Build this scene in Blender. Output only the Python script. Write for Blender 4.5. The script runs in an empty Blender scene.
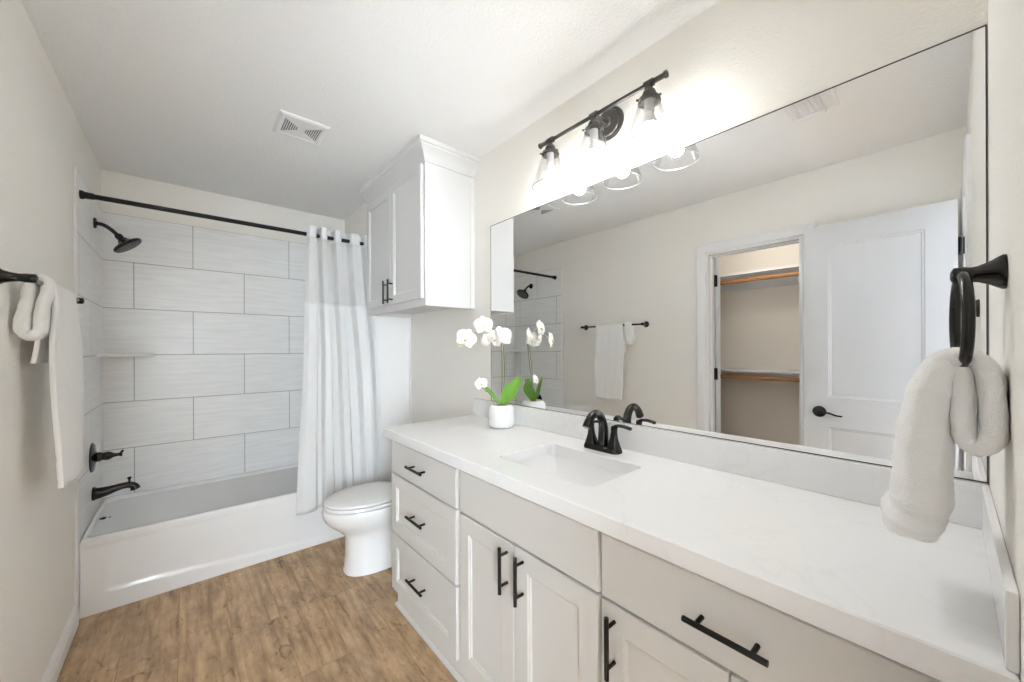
import bpy, bmesh, math, random
from mathutils import Vector, Matrix, noise as mnoise
PI = math.pi
S = bpy.context.scene
COL = S.collection
random.seed(7)

# ------------------------------------------------------------------ camera
CX, CY, CZ, YAW, ROLL, FPX = .405, 0.0, 1.304, .7109, -.0036, 378.0
F = Vector((math.sin(YAW), math.cos(YAW), 0)); R0 = Vector((math.cos(YAW), -math.sin(YAW), 0)); U0 = Vector((0, 0, 1))
R3 = R0*math.cos(ROLL) + U0*math.sin(ROLL); U3 = U0*math.cos(ROLL) - R0*math.sin(ROLL)
cam = bpy.data.cameras.new('camera'); camo = bpy.data.objects.new('camera', cam); COL.objects.link(camo)
M = Matrix((R3, U3, -F)).transposed().to_4x4(); M.translation = (CX, CY, CZ); camo.matrix_world = M
cam.sensor_fit = 'HORIZONTAL'; cam.sensor_width = 36; cam.lens = FPX/1024*36
cam.shift_y = 7.6/1024; cam.clip_start = .02
S.camera = camo

# ------------------------------------------------------------------ light
w = bpy.data.worlds.new('world'); S.world = w; w.use_nodes = True
bg = w.node_tree.nodes['Background']; bg.inputs[0].default_value = (.885, .985, 1.08, 1); bg.inputs[1].default_value = 25.0
# daylight let in by a window added behind the camera, through the open doorway
pl = bpy.data.lights.new('added_window_portal', 'AREA'); pl.shape = 'RECTANGLE'; pl.size = 1.2; pl.size_y = 1.9
plo = bpy.data.objects.new('added_window_portal', pl); COL.objects.link(plo)
plo.location = (-.4, -2.03, 1.25); plo.rotation_euler = (PI/2, 0, PI); pl.cycles.is_portal = True
BULB = 150.0
v = S.view_settings
v.view_transform = 'Standard'; v.look = 'None'; v.gamma = 1; v.use_curve_mapping = False; v.exposure = 0.42
S.cycles.max_bounces = 14; S.cycles.diffuse_bounces = 8; S.cycles.glossy_bounces = 6; S.cycles.transparent_max_bounces = 16
S.cycles.sample_clamp_indirect = 8

# ------------------------------------------------------------------ measures
H, W, L = 2.44, 1.73, 3.475          # ceiling, vanity wall, tiled back wall
WA, YT = 1.455, 2.757                # tub alcove width, tub front
YR = -.054                           # towel ring wall
ZC = .907                            # counter top

# ------------------------------------------------------------------ materials
def mat(name, col, rough=.5, metal=0, spec=.5, bump=None, coat=0, sheen=0, vary=None):
    m = bpy.data.materials.new(name); m.use_nodes = True
    nt = m.node_tree; b = nt.nodes['Principled BSDF']
    b.inputs['Base Color'].default_value = (*col, 1); b.inputs['Roughness'].default_value = rough
    b.inputs['Metallic'].default_value = metal; b.inputs['Specular IOR Level'].default_value = spec
    b.inputs['Coat Weight'].default_value = coat; b.inputs['Sheen Weight'].default_value = sheen
    tc = nt.nodes.new('ShaderNodeTexCoord')
    if bump:
        sc, st, dist = bump
        n = nt.nodes.new('ShaderNodeTexNoise'); n.inputs['Scale'].default_value = sc; n.inputs['Detail'].default_value = 3
        bp = nt.nodes.new('ShaderNodeBump'); bp.inputs['Strength'].default_value = st; bp.inputs['Distance'].default_value = dist
        nt.links.new(tc.outputs['Object'], n.inputs['Vector']); nt.links.new(n.outputs['Fac'], bp.inputs['Height'])
        nt.links.new(bp.outputs['Normal'], b.inputs['Normal'])
    if vary:
        sc, c2 = vary
        n = nt.nodes.new('ShaderNodeTexNoise'); n.inputs['Scale'].default_value = sc; n.inputs['Detail'].default_value = 4
        mx = nt.nodes.new('ShaderNodeMix'); mx.data_type = 'RGBA'
        mx.inputs['A'].default_value = (*col, 1); mx.inputs['B'].default_value = (*c2, 1)
        nt.links.new(tc.outputs['Object'], n.inputs['Vector']); nt.links.new(n.outputs['Fac'], mx.inputs['Factor'])
        nt.links.new(mx.outputs['Result'], b.inputs['Base Color'])
    return m

WALLC = (.89, .868, .825)
m_wall = mat('wall_paint', WALLC, .8, spec=.25, bump=(115, .5, .005))
m_ceil = mat('ceiling_paint', (.88, .885, .89), .9, spec=.15, bump=(95, .5, .005))
m_trim = mat('trim_white', (.84, .84, .85), .35)
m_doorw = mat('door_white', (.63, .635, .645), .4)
m_closet = mat('closet_paint', (.93, .88, .81), .85, spec=.2, bump=(140, .15, .003))
m_cab = mat('vanity_paint', (.64, .624, .598), .38)
m_cabw = mat('cabinet_white', (.70, .70, .695), .32)
m_dark = mat('cabinet_gap', (.25, .23, .21), .8)
m_black = mat('oil_rubbed_bronze', (.042, .040, .039), .24, metal=.92)
m_blackm = mat('matte_black', (.010, .009, .009), .42, spec=.25)
m_bronze = mat('dark_bronze', (.08, .075, .072), .35, metal=.6)
m_porc = mat('porcelain', (.86, .86, .85), .08, coat=.6)
m_tub = mat('tub_acrylic', (.90, .91, .92), .15, coat=.3)
m_sink = mat('sink_porcelain', (.88, .88, .885), .1, coat=.5)
m_terry = mat('terry_cloth', (.96, .96, .955), .95, spec=.1, sheen=.4, bump=(420, .5, .004))
m_pot = mat('pot_glaze', (.88, .88, .88), .35)
m_petal = mat('petal_white', (.92, .91, .90), .6, spec=.2)
m_lip = mat('petal_lip', (.75, .66, .35), .6)
m_stem = mat('stem_green', (.20, .22, .08), .5)
m_leaf = mat('leaf_green', (.07, .24, .02), .28, vary=(14, (.26, .50, .07)))
m_soil = mat('soil_moss', (.10, .09, .04), .9)
m_rodw = mat('closet_rod_wood', (.38, .17, .06), .4, vary=(20, (.5, .25, .1)))
m_panel = mat('white_panel', (.86, .855, .845), .3)
m_metal = mat('brushed_metal', (.6, .6, .6), .3, metal=1)
m_caulk = mat('white_edge_trim', (.86, .86, .85), .4)

def mat_counter():
    m = mat('quartz', (.87, .87, .875), .16, coat=.2)
    nt = m.node_tree; b = nt.nodes['Principled BSDF']
    tc = nt.nodes.new('ShaderNodeTexCoord')
    n = nt.nodes.new('ShaderNodeTexNoise'); n.inputs['Scale'].default_value = 3.2; n.inputs['Detail'].default_value = 8; n.inputs['Distortion'].default_value = 1.2
    r = nt.nodes.new('ShaderNodeValToRGB')
    e = r.color_ramp.elements
    e[0].position = .485; e[0].color = (.88, .88, .885, 1); e[1].position = .515; e[1].color = (.88, .88, .885, 1)
    k = e.new(.50); k.color = (.85, .85, .853, 1)
    nt.links.new(tc.outputs['Object'], n.inputs['Vector']); nt.links.new(n.outputs['Fac'], r.inputs['Fac'])
    nt.links.new(r.outputs['Color'], b.inputs['Base Color'])
    return m
m_quartz = mat_counter()

def mat_tile(name, axis, off, zoff):
    """30 x 59 cm tiles in running bond; axis is the horizontal coordinate"""
    m = mat(name, (.8, .8, .8), .28)
    nt = m.node_tree; b = nt.nodes['Principled BSDF']
    g = nt.nodes.new('ShaderNodeNewGeometry'); sp = nt.nodes.new('ShaderNodeSeparateXYZ')
    nt.links.new(g.outputs['Position'], sp.inputs[0])
    def add(sock, val):
        a = nt.nodes.new('ShaderNodeMath'); a.operation = 'ADD'; a.inputs[1].default_value = val
        nt.links.new(sock, a.inputs[0]); return a.outputs[0]
    cb = nt.nodes.new('ShaderNodeCombineXYZ')
    nt.links.new(add(sp.outputs[axis], off), cb.inputs[0]); nt.links.new(add(sp.outputs['Z'], zoff), cb.inputs[1])
    br = nt.nodes.new('ShaderNodeTexBrick'); br.offset = .5; br.offset_frequency = 2
    for k, val in (('Scale', 1), ('Mortar Size', .0022), ('Mortar Smooth', 0), ('Bias', 0), ('Brick Width', .59), ('Row Height', .3005)):
        br.inputs[k].default_value = val
    br.inputs['Color1'].default_value = (.87, .875, .875, 1); br.inputs['Color2'].default_value = (.90, .905, .905, 1)
    br.inputs['Mortar'].default_value = (.42, .415, .40, 1)
    nt.links.new(cb.outputs[0], br.inputs['Vector'])
    mp = nt.nodes.new('ShaderNodeMapping'); mp.inputs['Scale'].default_value = (2.2, 26, 1)
    nt.links.new(cb.outputs[0], mp.inputs['Vector'])
    n = nt.nodes.new('ShaderNodeTexNoise'); n.inputs['Scale'].default_value = 2; n.inputs['Detail'].default_value = 5
    nt.links.new(mp.outputs[0], n.inputs['Vector'])
    r = nt.nodes.new('ShaderNodeValToRGB'); e = r.color_ramp.elements
    e[0].position = .3; e[0].color = (.93, .93, .925, 1); e[1].position = .7; e[1].color = (1.04, 1.04, 1.04, 1)
    nt.links.new(n.outputs['Fac'], r.inputs['Fac'])
    mx = nt.nodes.new('ShaderNodeMix'); mx.data_type = 'RGBA'; mx.blend_type = 'MULTIPLY'; mx.inputs['Factor'].default_value = 1
    nt.links.new(br.outputs['Color'], mx.inputs['A']); nt.links.new(r.outputs['Color'], mx.inputs['B'])
    nt.links.new(mx.outputs['Result'], b.inputs['Base Color'])
    bp = nt.nodes.new('ShaderNodeBump'); bp.inputs['Strength'].default_value = .5; bp.inputs['Distance'].default_value = .002; bp.invert = True
    nt.links.new(br.outputs['Fac'], bp.inputs['Height']); nt.links.new(bp.outputs['Normal'], b.inputs['Normal'])
    return m

def mat_floor():
    m = mat('wood_plank', (.4, .27, .17), .42)
    nt = m.node_tree; b = nt.nodes['Principled BSDF']
    g = nt.nodes.new('ShaderNodeNewGeometry'); sp = nt.nodes.new('ShaderNodeSeparateXYZ')
    nt.links.new(g.outputs['Position'], sp.inputs[0])
    cb = nt.nodes.new('ShaderNodeCombineXYZ')
    nt.links.new(sp.outputs['Y'], cb.inputs[0]); nt.links.new(sp.outputs['X'], cb.inputs[1])
    def brick(c1, c2, mort):
        br = nt.nodes.new('ShaderNodeTexBrick'); br.offset = .37; br.offset_frequency = 2
        for k, val in (('Scale', 1), ('Mortar Size', .0012), ('Mortar Smooth', 0), ('Bias', 0), ('Brick Width', 1.22), ('Row Height', .187)):
            br.inputs[k].default_value = val
        br.inputs['Color1'].default_value = c1; br.inputs['Color2'].default_value = c2; br.inputs['Mortar'].default_value = mort
        mp = nt.nodes.new('ShaderNodeMapping'); mp.inputs['Location'].default_value = (.3, 0, 0)
        nt.links.new(cb.outputs[0], mp.inputs['Vector']); nt.links.new(mp.outputs[0], br.inputs['Vector'])
        return br
    br = brick((0, 0, 0, 1), (1, 1, 1, 1), (.5, .5, .5, 1))
    # per plank shift of the grain
    ad = nt.nodes.new('ShaderNodeVectorMath'); ad.operation = 'MULTIPLY_ADD'
    ad.inputs[1].default_value = (7, 3, 5)
    nt.links.new(br.outputs['Color'], ad.inputs[0]); nt.links.new(cb.outputs[0], ad.inputs[2])
    mp = nt.nodes.new('ShaderNodeMapping'); mp.inputs['Scale'].default_value = (2.2, 26, 1)
    nt.links.new(ad.outputs[0], mp.inputs['Vector'])
    n = nt.nodes.new('ShaderNodeTexNoise'); n.inputs['Scale'].default_value = 1.3; n.inputs['Detail'].default_value = 7; n.inputs['Roughness'].default_value = .62; n.inputs['Distortion'].default_value = .5
    nt.links.new(mp.outputs[0], n.inputs['Vector'])
    r = nt.nodes.new('ShaderNodeValToRGB'); e = r.color_ramp.elements
    e[0].position = .28; e[0].color = (.25, .15, .075, 1); e[1].position = .72; e[1].color = (.58, .41, .255, 1)
    k = e.new(.47); k.color = (.47, .31, .175, 1)
    nt.links.new(n.outputs['Fac'], r.inputs['Fac'])
    mp2 = nt.nodes.new('ShaderNodeMapping'); mp2.inputs['Scale'].default_value = (3.5, 9, 1)
    nt.links.new(ad.outputs[0], mp2.inputs['Vector'])
    n2 = nt.nodes.new('ShaderNodeTexNoise'); n2.inputs['Scale'].default_value = 1.6; n2.inputs['Detail'].default_value = 5; n2.inputs['Roughness'].default_value = .7
    nt.links.new(mp2.outputs[0], n2.inputs['Vector'])
    r2 = nt.nodes.new('ShaderNodeValToRGB'); e = r2.color_ramp.elements
    e[0].position = .32; e[0].color = (.50, .47, .43, 1); e[1].position = .62; e[1].color = (1.08, 1.06, 1.03, 1)
    nt.links.new(n2.outputs['Fac'], r2.inputs['Fac'])
    mx = nt.nodes.new('ShaderNodeMix'); mx.data_type = 'RGBA'; mx.blend_type = 'MULTIPLY'; mx.inputs['Factor'].default_value = .85
    nt.links.new(r.outputs['Color'], mx.inputs['A']); nt.links.new(r2.outputs['Color'], mx.inputs['B'])
    mp3 = nt.nodes.new('ShaderNodeMapping'); mp3.inputs['Scale'].default_value = (5, 11, 1)
    nt.links.new(ad.outputs[0], mp3.inputs['Vector'])
    n3 = nt.nodes.new('ShaderNodeTexNoise'); n3.inputs['Scale'].default_value = 2.1; n3.inputs['Detail'].default_value = 3; n3.inputs['Distortion'].default_value = 1.5
    nt.links.new(mp3.outputs[0], n3.inputs['Vector'])
    r3 = nt.nodes.new('ShaderNodeValToRGB'); e = r3.color_ramp.elements
    e[0].position = .60; e[0].color = (1, 1, 1, 1); e[1].position = .74; e[1].color = (.52, .45, .38, 1)
    nt.links.new(n3.outputs['Fac'], r3.inputs['Fac'])
    mx3 = nt.nodes.new('ShaderNodeMix'); mx3.data_type = 'RGBA'; mx3.blend_type = 'MULTIPLY'; mx3.inputs['Factor'].default_value = 1
    nt.links.new(mx.outputs['Result'], mx3.inputs['A']); nt.links.new(r3.outputs['Color'], mx3.inputs['B']); mx = mx3
    br2 = brick((.94, .94, .94, 1), (1.06, 1.06, 1.06, 1), (.68, .66, .63, 1))
    mx2 = nt.nodes.new('ShaderNodeMix'); mx2.data_type = 'RGBA'; mx2.blend_type = 'MULTIPLY'; mx2.inputs['Factor'].default_value = 1
    nt.links.new(mx.outputs['Result'], mx2.inputs['A']); nt.links.new(br2.outputs['Color'], mx2.inputs['B'])
    nt.links.new(mx2.outputs['Result'], b.inputs['Base Color'])
    return m
m_floor = mat_floor()

def mat_glass():
    m = bpy.data.materials.new('clear_glass'); m.use_nodes = True; nt = m.node_tree; nt.nodes.clear()
    o = nt.nodes.new('ShaderNodeOutputMaterial'); t = nt.nodes.new('ShaderNodeBsdfTransparent'); gl = nt.nodes.new('ShaderNodeBsdfGlossy')
    t.inputs[0].default_value = (.992, .994, .994, 1); gl.inputs['Roughness'].default_value = .02
    lw = nt.nodes.new('ShaderNodeLayerWeight'); lw.inputs['Blend'].default_value = .25
    mt = nt.nodes.new('ShaderNodeMath'); mt.operation = 'MULTIPLY'; mt.inputs[1].default_value = .45
    mx = nt.nodes.new('ShaderNodeMixShader')
    nt.links.new(lw.outputs['Fresnel'], mt.inputs[0]); nt.links.new(mt.outputs[0], mx.inputs[0])
    nt.links.new(t.outputs[0], mx.inputs[1]); nt.links.new(gl.outputs[0], mx.inputs[2]); nt.links.new(mx.outputs[0], o.inputs[0])
    return m
m_glass = mat_glass()

def mat_rim():
    m = bpy.data.materials.new('glass_rim'); m.use_nodes = True; nt = m.node_tree; nt.nodes.clear()
    o = nt.nodes.new('ShaderNodeOutputMaterial'); t = nt.nodes.new('ShaderNodeBsdfTransparent'); d = nt.nodes.new('ShaderNodeBsdfGlossy')
    d.inputs[0].default_value = (.75, .77, .78, 1); d.inputs['Roughness'].default_value = .25
    mx = nt.nodes.new('ShaderNodeMixShader'); mx.inputs[0].default_value = .88
    nt.links.new(t.outputs[0], mx.inputs[1]); nt.links.new(d.outputs[0], mx.inputs[2]); nt.links.new(mx.outputs[0], o.inputs[0])
    return m
m_rim = mat_rim()

def mat_emit(name, col, st):
    m = bpy.data.materials.new(name); m.use_nodes = True; nt = m.node_tree; nt.nodes.clear()
    o = nt.nodes.new('ShaderNodeOutputMaterial'); e = nt.nodes.new('ShaderNodeEmission')
    e.inputs[0].default_value = (*col, 1); e.inputs[1].default_value = st; nt.links.new(e.outputs[0], o.inputs[0]); return m
m_bulb = mat_emit('bulb_glow', (.99, .99, .965), BULB)

def mat_mirror():
    m = mat('mirror_silver', (.9, .91, .915), 0.0, metal=1); return m
m_mirror = mat_mirror()

def mat_cloth(name, col, transl, transp, sc):
    m = bpy.data.materials.new(name); m.use_nodes = True; nt = m.node_tree; nt.nodes.clear()
    o = nt.nodes.new('ShaderNodeOutputMaterial'); d = nt.nodes.new('ShaderNodeBsdfDiffuse'); t = nt.nodes.new('ShaderNodeBsdfTranslucent')
    d.inputs[0].default_value = (*col, 1); t.inputs[0].default_value = (*col, 1)
    tc = nt.nodes.new('ShaderNodeTexCoord'); ch = nt.nodes.new('ShaderNodeTexNoise'); ch.inputs['Scale'].default_value = sc
    bp = nt.nodes.new('ShaderNodeBump'); bp.inputs['Strength'].default_value = .3; bp.inputs['Distance'].default_value = .002
    nt.links.new(tc.outputs['Object'], ch.inputs['Vector']); nt.links.new(ch.outputs['Fac'], bp.inputs['Height']); nt.links.new(bp.outputs[0], d.inputs['Normal'])
    mx = nt.nodes.new('ShaderNodeMixShader'); mx.inputs[0].default_value = transl
    nt.links.new(d.outputs[0], mx.inputs[1]); nt.links.new(t.outputs[0], mx.inputs[2]); last = mx
    if transp:
        tr = nt.nodes.new('ShaderNodeBsdfTransparent'); m2 = nt.nodes.new('ShaderNodeMixShader'); m2.inputs[0].default_value = transp
        nt.links.new(mx.outputs[0], m2.inputs[1]); nt.links.new(tr.outputs[0], m2.inputs[2]); last = m2
    nt.links.new(last.outputs[0], o.inputs[0]); return m
m_curtain = mat_cloth('curtain_cloth', (.87, .875, .875), .22, 0, 300)
m_sheer = mat_cloth('curtain_voile', (.92, .925, .925), .35, .22, 300)

# ------------------------------------------------------------------ mesh helpers
def new(): return bmesh.new()
def link(name, bm, mats, parent=None, smooth=False, angle=35):
    me = bpy.data.meshes.new(name)
    bmesh.ops.recalc_face_normals(bm, faces=bm.faces[:])
    if smooth:
        for f in bm.faces: f.smooth = True
        ca = math.radians(angle)
        for e in bm.edges:
            if len(e.link_faces) == 2 and e.calc_face_angle(0) > ca: e.smooth = False
    bm.to_mesh(me); bm.free()
    for m in (mats if isinstance(mats, (list, tuple)) else [mats]): me.materials.append(m)
    o = bpy.data.objects.new(name, me); COL.objects.link(o)
    if parent:
        o.parent = parent
        bpy.context.view_layer.update()
        o.matrix_parent_inverse = parent.matrix_world.inverted()
    return o
def thing(name, loc, label, cat, group=None):
    o = bpy.data.objects.new(name, None); COL.objects.link(o); o.location = loc; o.empty_display_size = .05
    o['label'] = label; o['category'] = cat
    if group: o['group'] = group
    bpy.context.view_layer.update()
    return o
def tag(o, label, cat, group=None):
    o['label'] = label; o['category'] = cat
    if group: o['group'] = group
    return o
def struct(o, label=None):
    o['kind'] = 'structure'
    if label: o['label'] = label
    return o
def box(bm, x0, x1, y0, y1, z0, z1, bev=0, seg=2, mi=0):
    r = bmesh.ops.create_cube(bm, size=1)
    vs = r['verts']
    for q in vs: q.co = Vector((x0+(x1-x0)*(q.co.x+.5), y0+(y1-y0)*(q.co.y+.5), z0+(z1-z0)*(q.co.z+.5)))
    fs = list({f for q in vs for f in q.link_faces})
    if bev:
        es = list({e for q in vs for e in q.link_edges})
        rb = bmesh.ops.bevel(bm, geom=es, offset=bev, segments=seg, affect='EDGES', profile=.5)
        fs = rb['faces'] + [f for f in fs if f.is_valid]
    for f in fs:
        if f.is_valid: f.material_index = mi
    return bm
def loft(bm, loops, cap0=True, cap1=True, close=True, ring=False):
    rows = [[bm.verts.new(p) for p in lp] for lp in loops]
    n = len(rows[0])
    rng = range(len(rows)) if ring else range(len(rows)-1)
    for i in rng:
        a, b = rows[i], rows[(i+1) % len(rows)]
        for j in range(n if close else n-1):
            k = (j+1) % n
            bm.faces.new((a[j], a[k], b[k], b[j]))
    if cap0 and not ring: bm.faces.new(rows[0])
    if cap1 and not ring: bm.faces.new(rows[-1])
    return bm
def frame(d):
    d = Vector(d).normalized()
    a = Vector((0, 0, 1)) if abs(d.z) < .9 else Vector((0, 1, 0))
    u = d.cross(a).normalized(); return u, d.cross(u).normalized(), d
def lathe(bm, prof, o=(0, 0, 0), axis=(0, 0, 1), n=32, cap0=True, cap1=True, ring=False):
    """prof: (radius, distance along the axis)"""
    u, vv, d = frame(axis); o = Vector(o)
    return loft(bm, [[o + d*h + (u*math.cos(2*PI*i/n) + vv*math.sin(2*PI*i/n))*max(r, 1e-4) for i in range(n)] for r, h in prof], cap0, cap1, ring=ring)
def tube(bm, pts, rad, n=12, caps=True, ry=None):
    pts = [Vector(p) for p in pts]; k = len(pts)
    rr = rad if isinstance(rad, (list, tuple)) else [rad]*k
    t0 = (pts[1]-pts[0]).normalized(); u, vv, _ = frame(t0); loops = []
    for i, p in enumerate(pts):
        t = (pts[min(i+1, k-1)]-pts[max(i-1, 0)]).normalized()
        q = t0.rotation_difference(t); u = q @ u; vv = q @ vv; t0 = t
        loops.append([p + (u*math.cos(2*PI*j/n) + vv*math.sin(2*PI*j/n)*(ry or 1))*rr[i] for j in range(n)])
    return loft(bm, loops, caps, caps)
def spline(pts, n=8):
    P = [Vector(p) for p in pts]; out = []
    for i in range(len(P)-1):
        p0, p1, p2, p3 = P[max(i-1, 0)], P[i], P[i+1], P[min(i+2, len(P)-1)]
        for j in range(n):
            t = j/n
            out.append(.5*((2*p1) + (p2-p0)*t + (2*p0-5*p1+4*p2-p3)*t*t + (3*p1-p0-3*p2+p3)*t**3))
    out.append(P[-1]); return out
def rrect(cx, cy, hx, hy, r, z, n=6):
    out = []
    for sx, sy, a0 in ((1, 1, 0), (-1, 1, PI/2), (-1, -1, PI), (1, -1, 1.5*PI)):
        for i in range(n+1):
            a = a0 + PI/2*i/n
            out.append((cx+sx*(hx-r)+r*math.cos(a), cy+sy*(hy-r)+r*math.sin(a), z))
    return out
class Fr:
    """local frame: u along the width, v up, n outwards"""
    def __init__(s, o, u, n): s.o = Vector(o); s.u = Vector(u); s.n = Vector(n); s.v = Vector((0, 0, 1))
    def p(s, a, b, c): return s.o + s.u*a + s.v*b + s.n*c
def slab(bm, fr, a0, a1, b0, b1, t, ch=.0025):
    """front panel with a chamfered edge, back at n=0"""
    def lp(i, c): return [fr.p(a0+i, b0+i, c), fr.p(a1-i, b0+i, c), fr.p(a1-i, b1-i, c), fr.p(a0+i, b1-i, c)]
    return loft(bm, [lp(0, 0), lp(0, t-ch), lp(ch, t)])
def shaker(bm, fr, a0, a1, b0, b1, t, st=.055, dep=.009, bead=.008, ch=.002):
    def lp(i, c): return [fr.p(a0+i, b0+i, c), fr.p(a1-i, b0+i, c), fr.p(a1-i, b1-i, c), fr.p(a0+i, b1-i, c)]
    return loft(bm, [lp(0, 0), lp(0, t-ch), lp(ch, t), lp(st, t), lp(st+.002, t-.003), lp(st+bead, t-.0045), lp(st+bead+.002, t-dep)])
def pull(parent, c, along, n, ln=.147, r=.0058, so=.032):
    """bar pull: c = point on the front, along = bar direction, n = outward"""
    bm = new(); c = Vector(c); a = Vector(along); n = Vector(n)
    m = c + n*so
    lathe(bm, [(r*.85, -ln/2), (r, -ln/2+.001), (r, ln/2-.001), (r*.85, ln/2)], m, a, 16)
    for s in (-1, 1):
        lathe(bm, [(.0048, 0), (.0045, so-.002)], c + a*(s*ln*.33), n, 12)
    return link('handle', bm, m_blackm, parent, True)

# ------------------------------------------------------------------ room shell
T = .12
bm = new(); box(bm, -1.3, W+T, -2.1, L+T, -.05, 0)
struct(link('floor', bm, m_floor), 'brown wood plank floor')
bm = new(); box(bm, -1.3, W+T, -2.1, L+T, H, H+.05)
struct(link('ceiling', bm, m_ceil), 'white textured ceiling')
# left wall with the closet opening (y .63 .. 1.235, z .. 2.03)
CO0, CO1, COZ = .63, 1.235, 2.035
bm = new()
box(bm, -T, 0, CO1, L+T, 0, H); box(bm, -T, 0, YR-T, CO0, 0, H); box(bm, -T, 0, CO0, CO1, COZ, H)
struct(link('wall_left', bm, m_wall), 'cream wall with the closet doorway')
bm = new(); box(bm, 0, W+T, L+.008, L+T, 0, H)
struct(link('wall_back', bm, m_wall), 'cream wall above the shower tile')
bm = new(); box(bm, W, W+T, YR-T, L+.008, 0, H)
struct(link('wall_right', bm, m_wall), 'cream wall behind the vanity and mirror')
bm = new(); box(bm, WA+.008, W, YT+.008, L+.008, 0, H)
struct(link('wall_alcove', bm, m_wall), 'furred wall closing the tub alcove')
# ring wall with the entry doorway (x .06 .. .72)
DX0, DX1, DZ = .06, .72, 2.065
bm = new()
box(bm, DX1, W, YR-T, YR, 0, H); box(bm, 0, DX0, YR-T, YR, 0, H); box(bm, DX0, DX1, YR-T, YR, DZ, H)
struct(link('wall_front', bm, m_wall), 'wall with the entry doorway and towel ring')
# unseen next room, added behind the camera to steer daylight through the doorway
bm = new(); box(bm, -1.3, -1.2, -2.1, YR-T, 0, H)
struct(link('wall_added_left', bm, m_wall))
bm = new(); box(bm, 1.0, 1.1, -2.1, YR-T, 0, H)
struct(link('wall_added_right', bm, mat('bounce_cut_grey', (.42, .45, .5), .8)))  # added wall, toned dark to cut bounce onto the open door
bm = new(); box(bm, -1.3, -T, YR-T, YR-.001, 0, H)
struct(link('wall_added_front', bm, m_wall))
bm = new(); box(bm, -1.2, -1.0, -2.1, -2.0, 0, H); box(bm, .2, 1.0, -2.1, -2.0, 0, H); box(bm, -1.0, .2, -2.1, -2.0, 0, .3); box(bm, -1.0, .2, -2.1, -2.0, 2.2, H)
struct(link('wall_added_back', bm, m_wall))
bm = new(); box(bm, -1.0, -.96, -2.06, -2.02, .3, 2.2); box(bm, .16, .2, -2.06, -2.02, .3, 2.2); box(bm, -.96, .16, -2.06, -2.02, .3, .34); box(bm, -.96, .16, -2.06, -2.02, 2.16, 2.2); box(bm, -.96, .16, -2.055, -2.025, 1.235, 1.265)
struct(link('added_window_1', bm, m_trim), 'unseen window added behind the camera to let daylight in')  # unseen window, added as a daylight source
# tile cladding
m_tb = mat_tile('tile_back', 'X', -.146+.59, -.0695)
bm = new(); box(bm, .008, WA, L, L+.008, .37, 2.173)
struct(link('wall_tile_back', bm, m_tb), 'pale stone-look tile on the long shower wall')
m_tl = mat_tile('tile_left', 'Y', -L+.10+.59*8, -.0695)
bm = new(); box(bm, 0, .008, 2.717, L+.008, .0, 2.173)
struct(link('wall_tile_left', bm, m_tl), 'pale stone-look tile on the shower head wall')
bm = new(); box(bm, WA, WA+.008, YT+.008, L, .37, 2.173)
struct(link('wall_tile_right', bm, mat_tile('tile_right', 'Y', -L+.146+.59*8, -.0695)), 'pale tile at the curtain end of the tub')
bm = new(); box(bm, WA, W, YT, YT+.008, 0, 2.173)
struct(link('wall_return', bm, m_panel), 'plain white panel closing the wall beside the tub')
bm = new(); box(bm, 0, .011, 2.708, 2.717, .0, 2.178, .003)
struct(link('trim_1', bm, m_caulk), 'white edge strip of the shower tile')
bm = new(); box(bm, W-.012, W, YT-.012, YT, .0, 2.178, .003)
struct(link('trim_2', bm, m_caulk), 'white edge strip in the corner below the wall cabinet')
# baseboards
def baseboard(name, x0, x1, y0, y1, axis, out, lab):
    prof = [(0, 0), (.014, 0), (.014, .062), (.011, .068), (.011, .078), (.007, .088), (.004, .096), (0, .1)]
    bm = new()
    if axis == 'y':
        loft(bm, [[(x0+out*d, yy, z) for d, z in prof] for yy in (y0, y1)])
    else:
        loft(bm, [[(xx, y0+out*d, z) for d, z in prof] for xx in (x0, x1)])
    return struct(link(name, bm, m_trim), lab)
baseboard('baseboard_left', 0, 0, CO1+.085, 2.708, 'y', 1, 'white baseboard along the left wall')
baseboard('baseboard_right', W, W, 1.857, YT-.012, 'y', -1, 'white baseboard behind the toilet')
baseboard('baseboard_front', DX1+.075, 1.18, YR, YR, 'x', 1, 'white baseboard below the towel ring')
# casings
def casing(name, fr, a0, a1, z1, wd, lab, both=True):
    prof = [(0, 0), (0, .011), (.008, .014), (wd*.55, .016), (wd-.012, .018), (wd, .012), (wd, 0)]
    bm = new()
    def leg(sg, a):
        loft(bm, [[fr.p(a+sg*d, 0, c) for d, c in prof], [fr.p(a+sg*d, z1+d, c) for d, c in prof]])
    leg(-1, a0); leg(1, a1)
    loft(bm, [[fr.p(a0-d, z1+d, c) for d, c in prof], [fr.p(a1+d, z1+d, c) for d, c in prof]])
    return struct(link(name, bm, m_trim), lab)
casing('trim_3', Fr((0, 0, 0), (0, 1, 0), (1, 0, 0)), CO0, CO1, COZ, .07, 'white casing around the closet doorway')
casing('trim_4', Fr((0, YR, 0), (1, 0, 0), (0, 1, 0)), DX0+.004, DX1, DZ, .055, 'white casing around the entry doorway')
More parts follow.
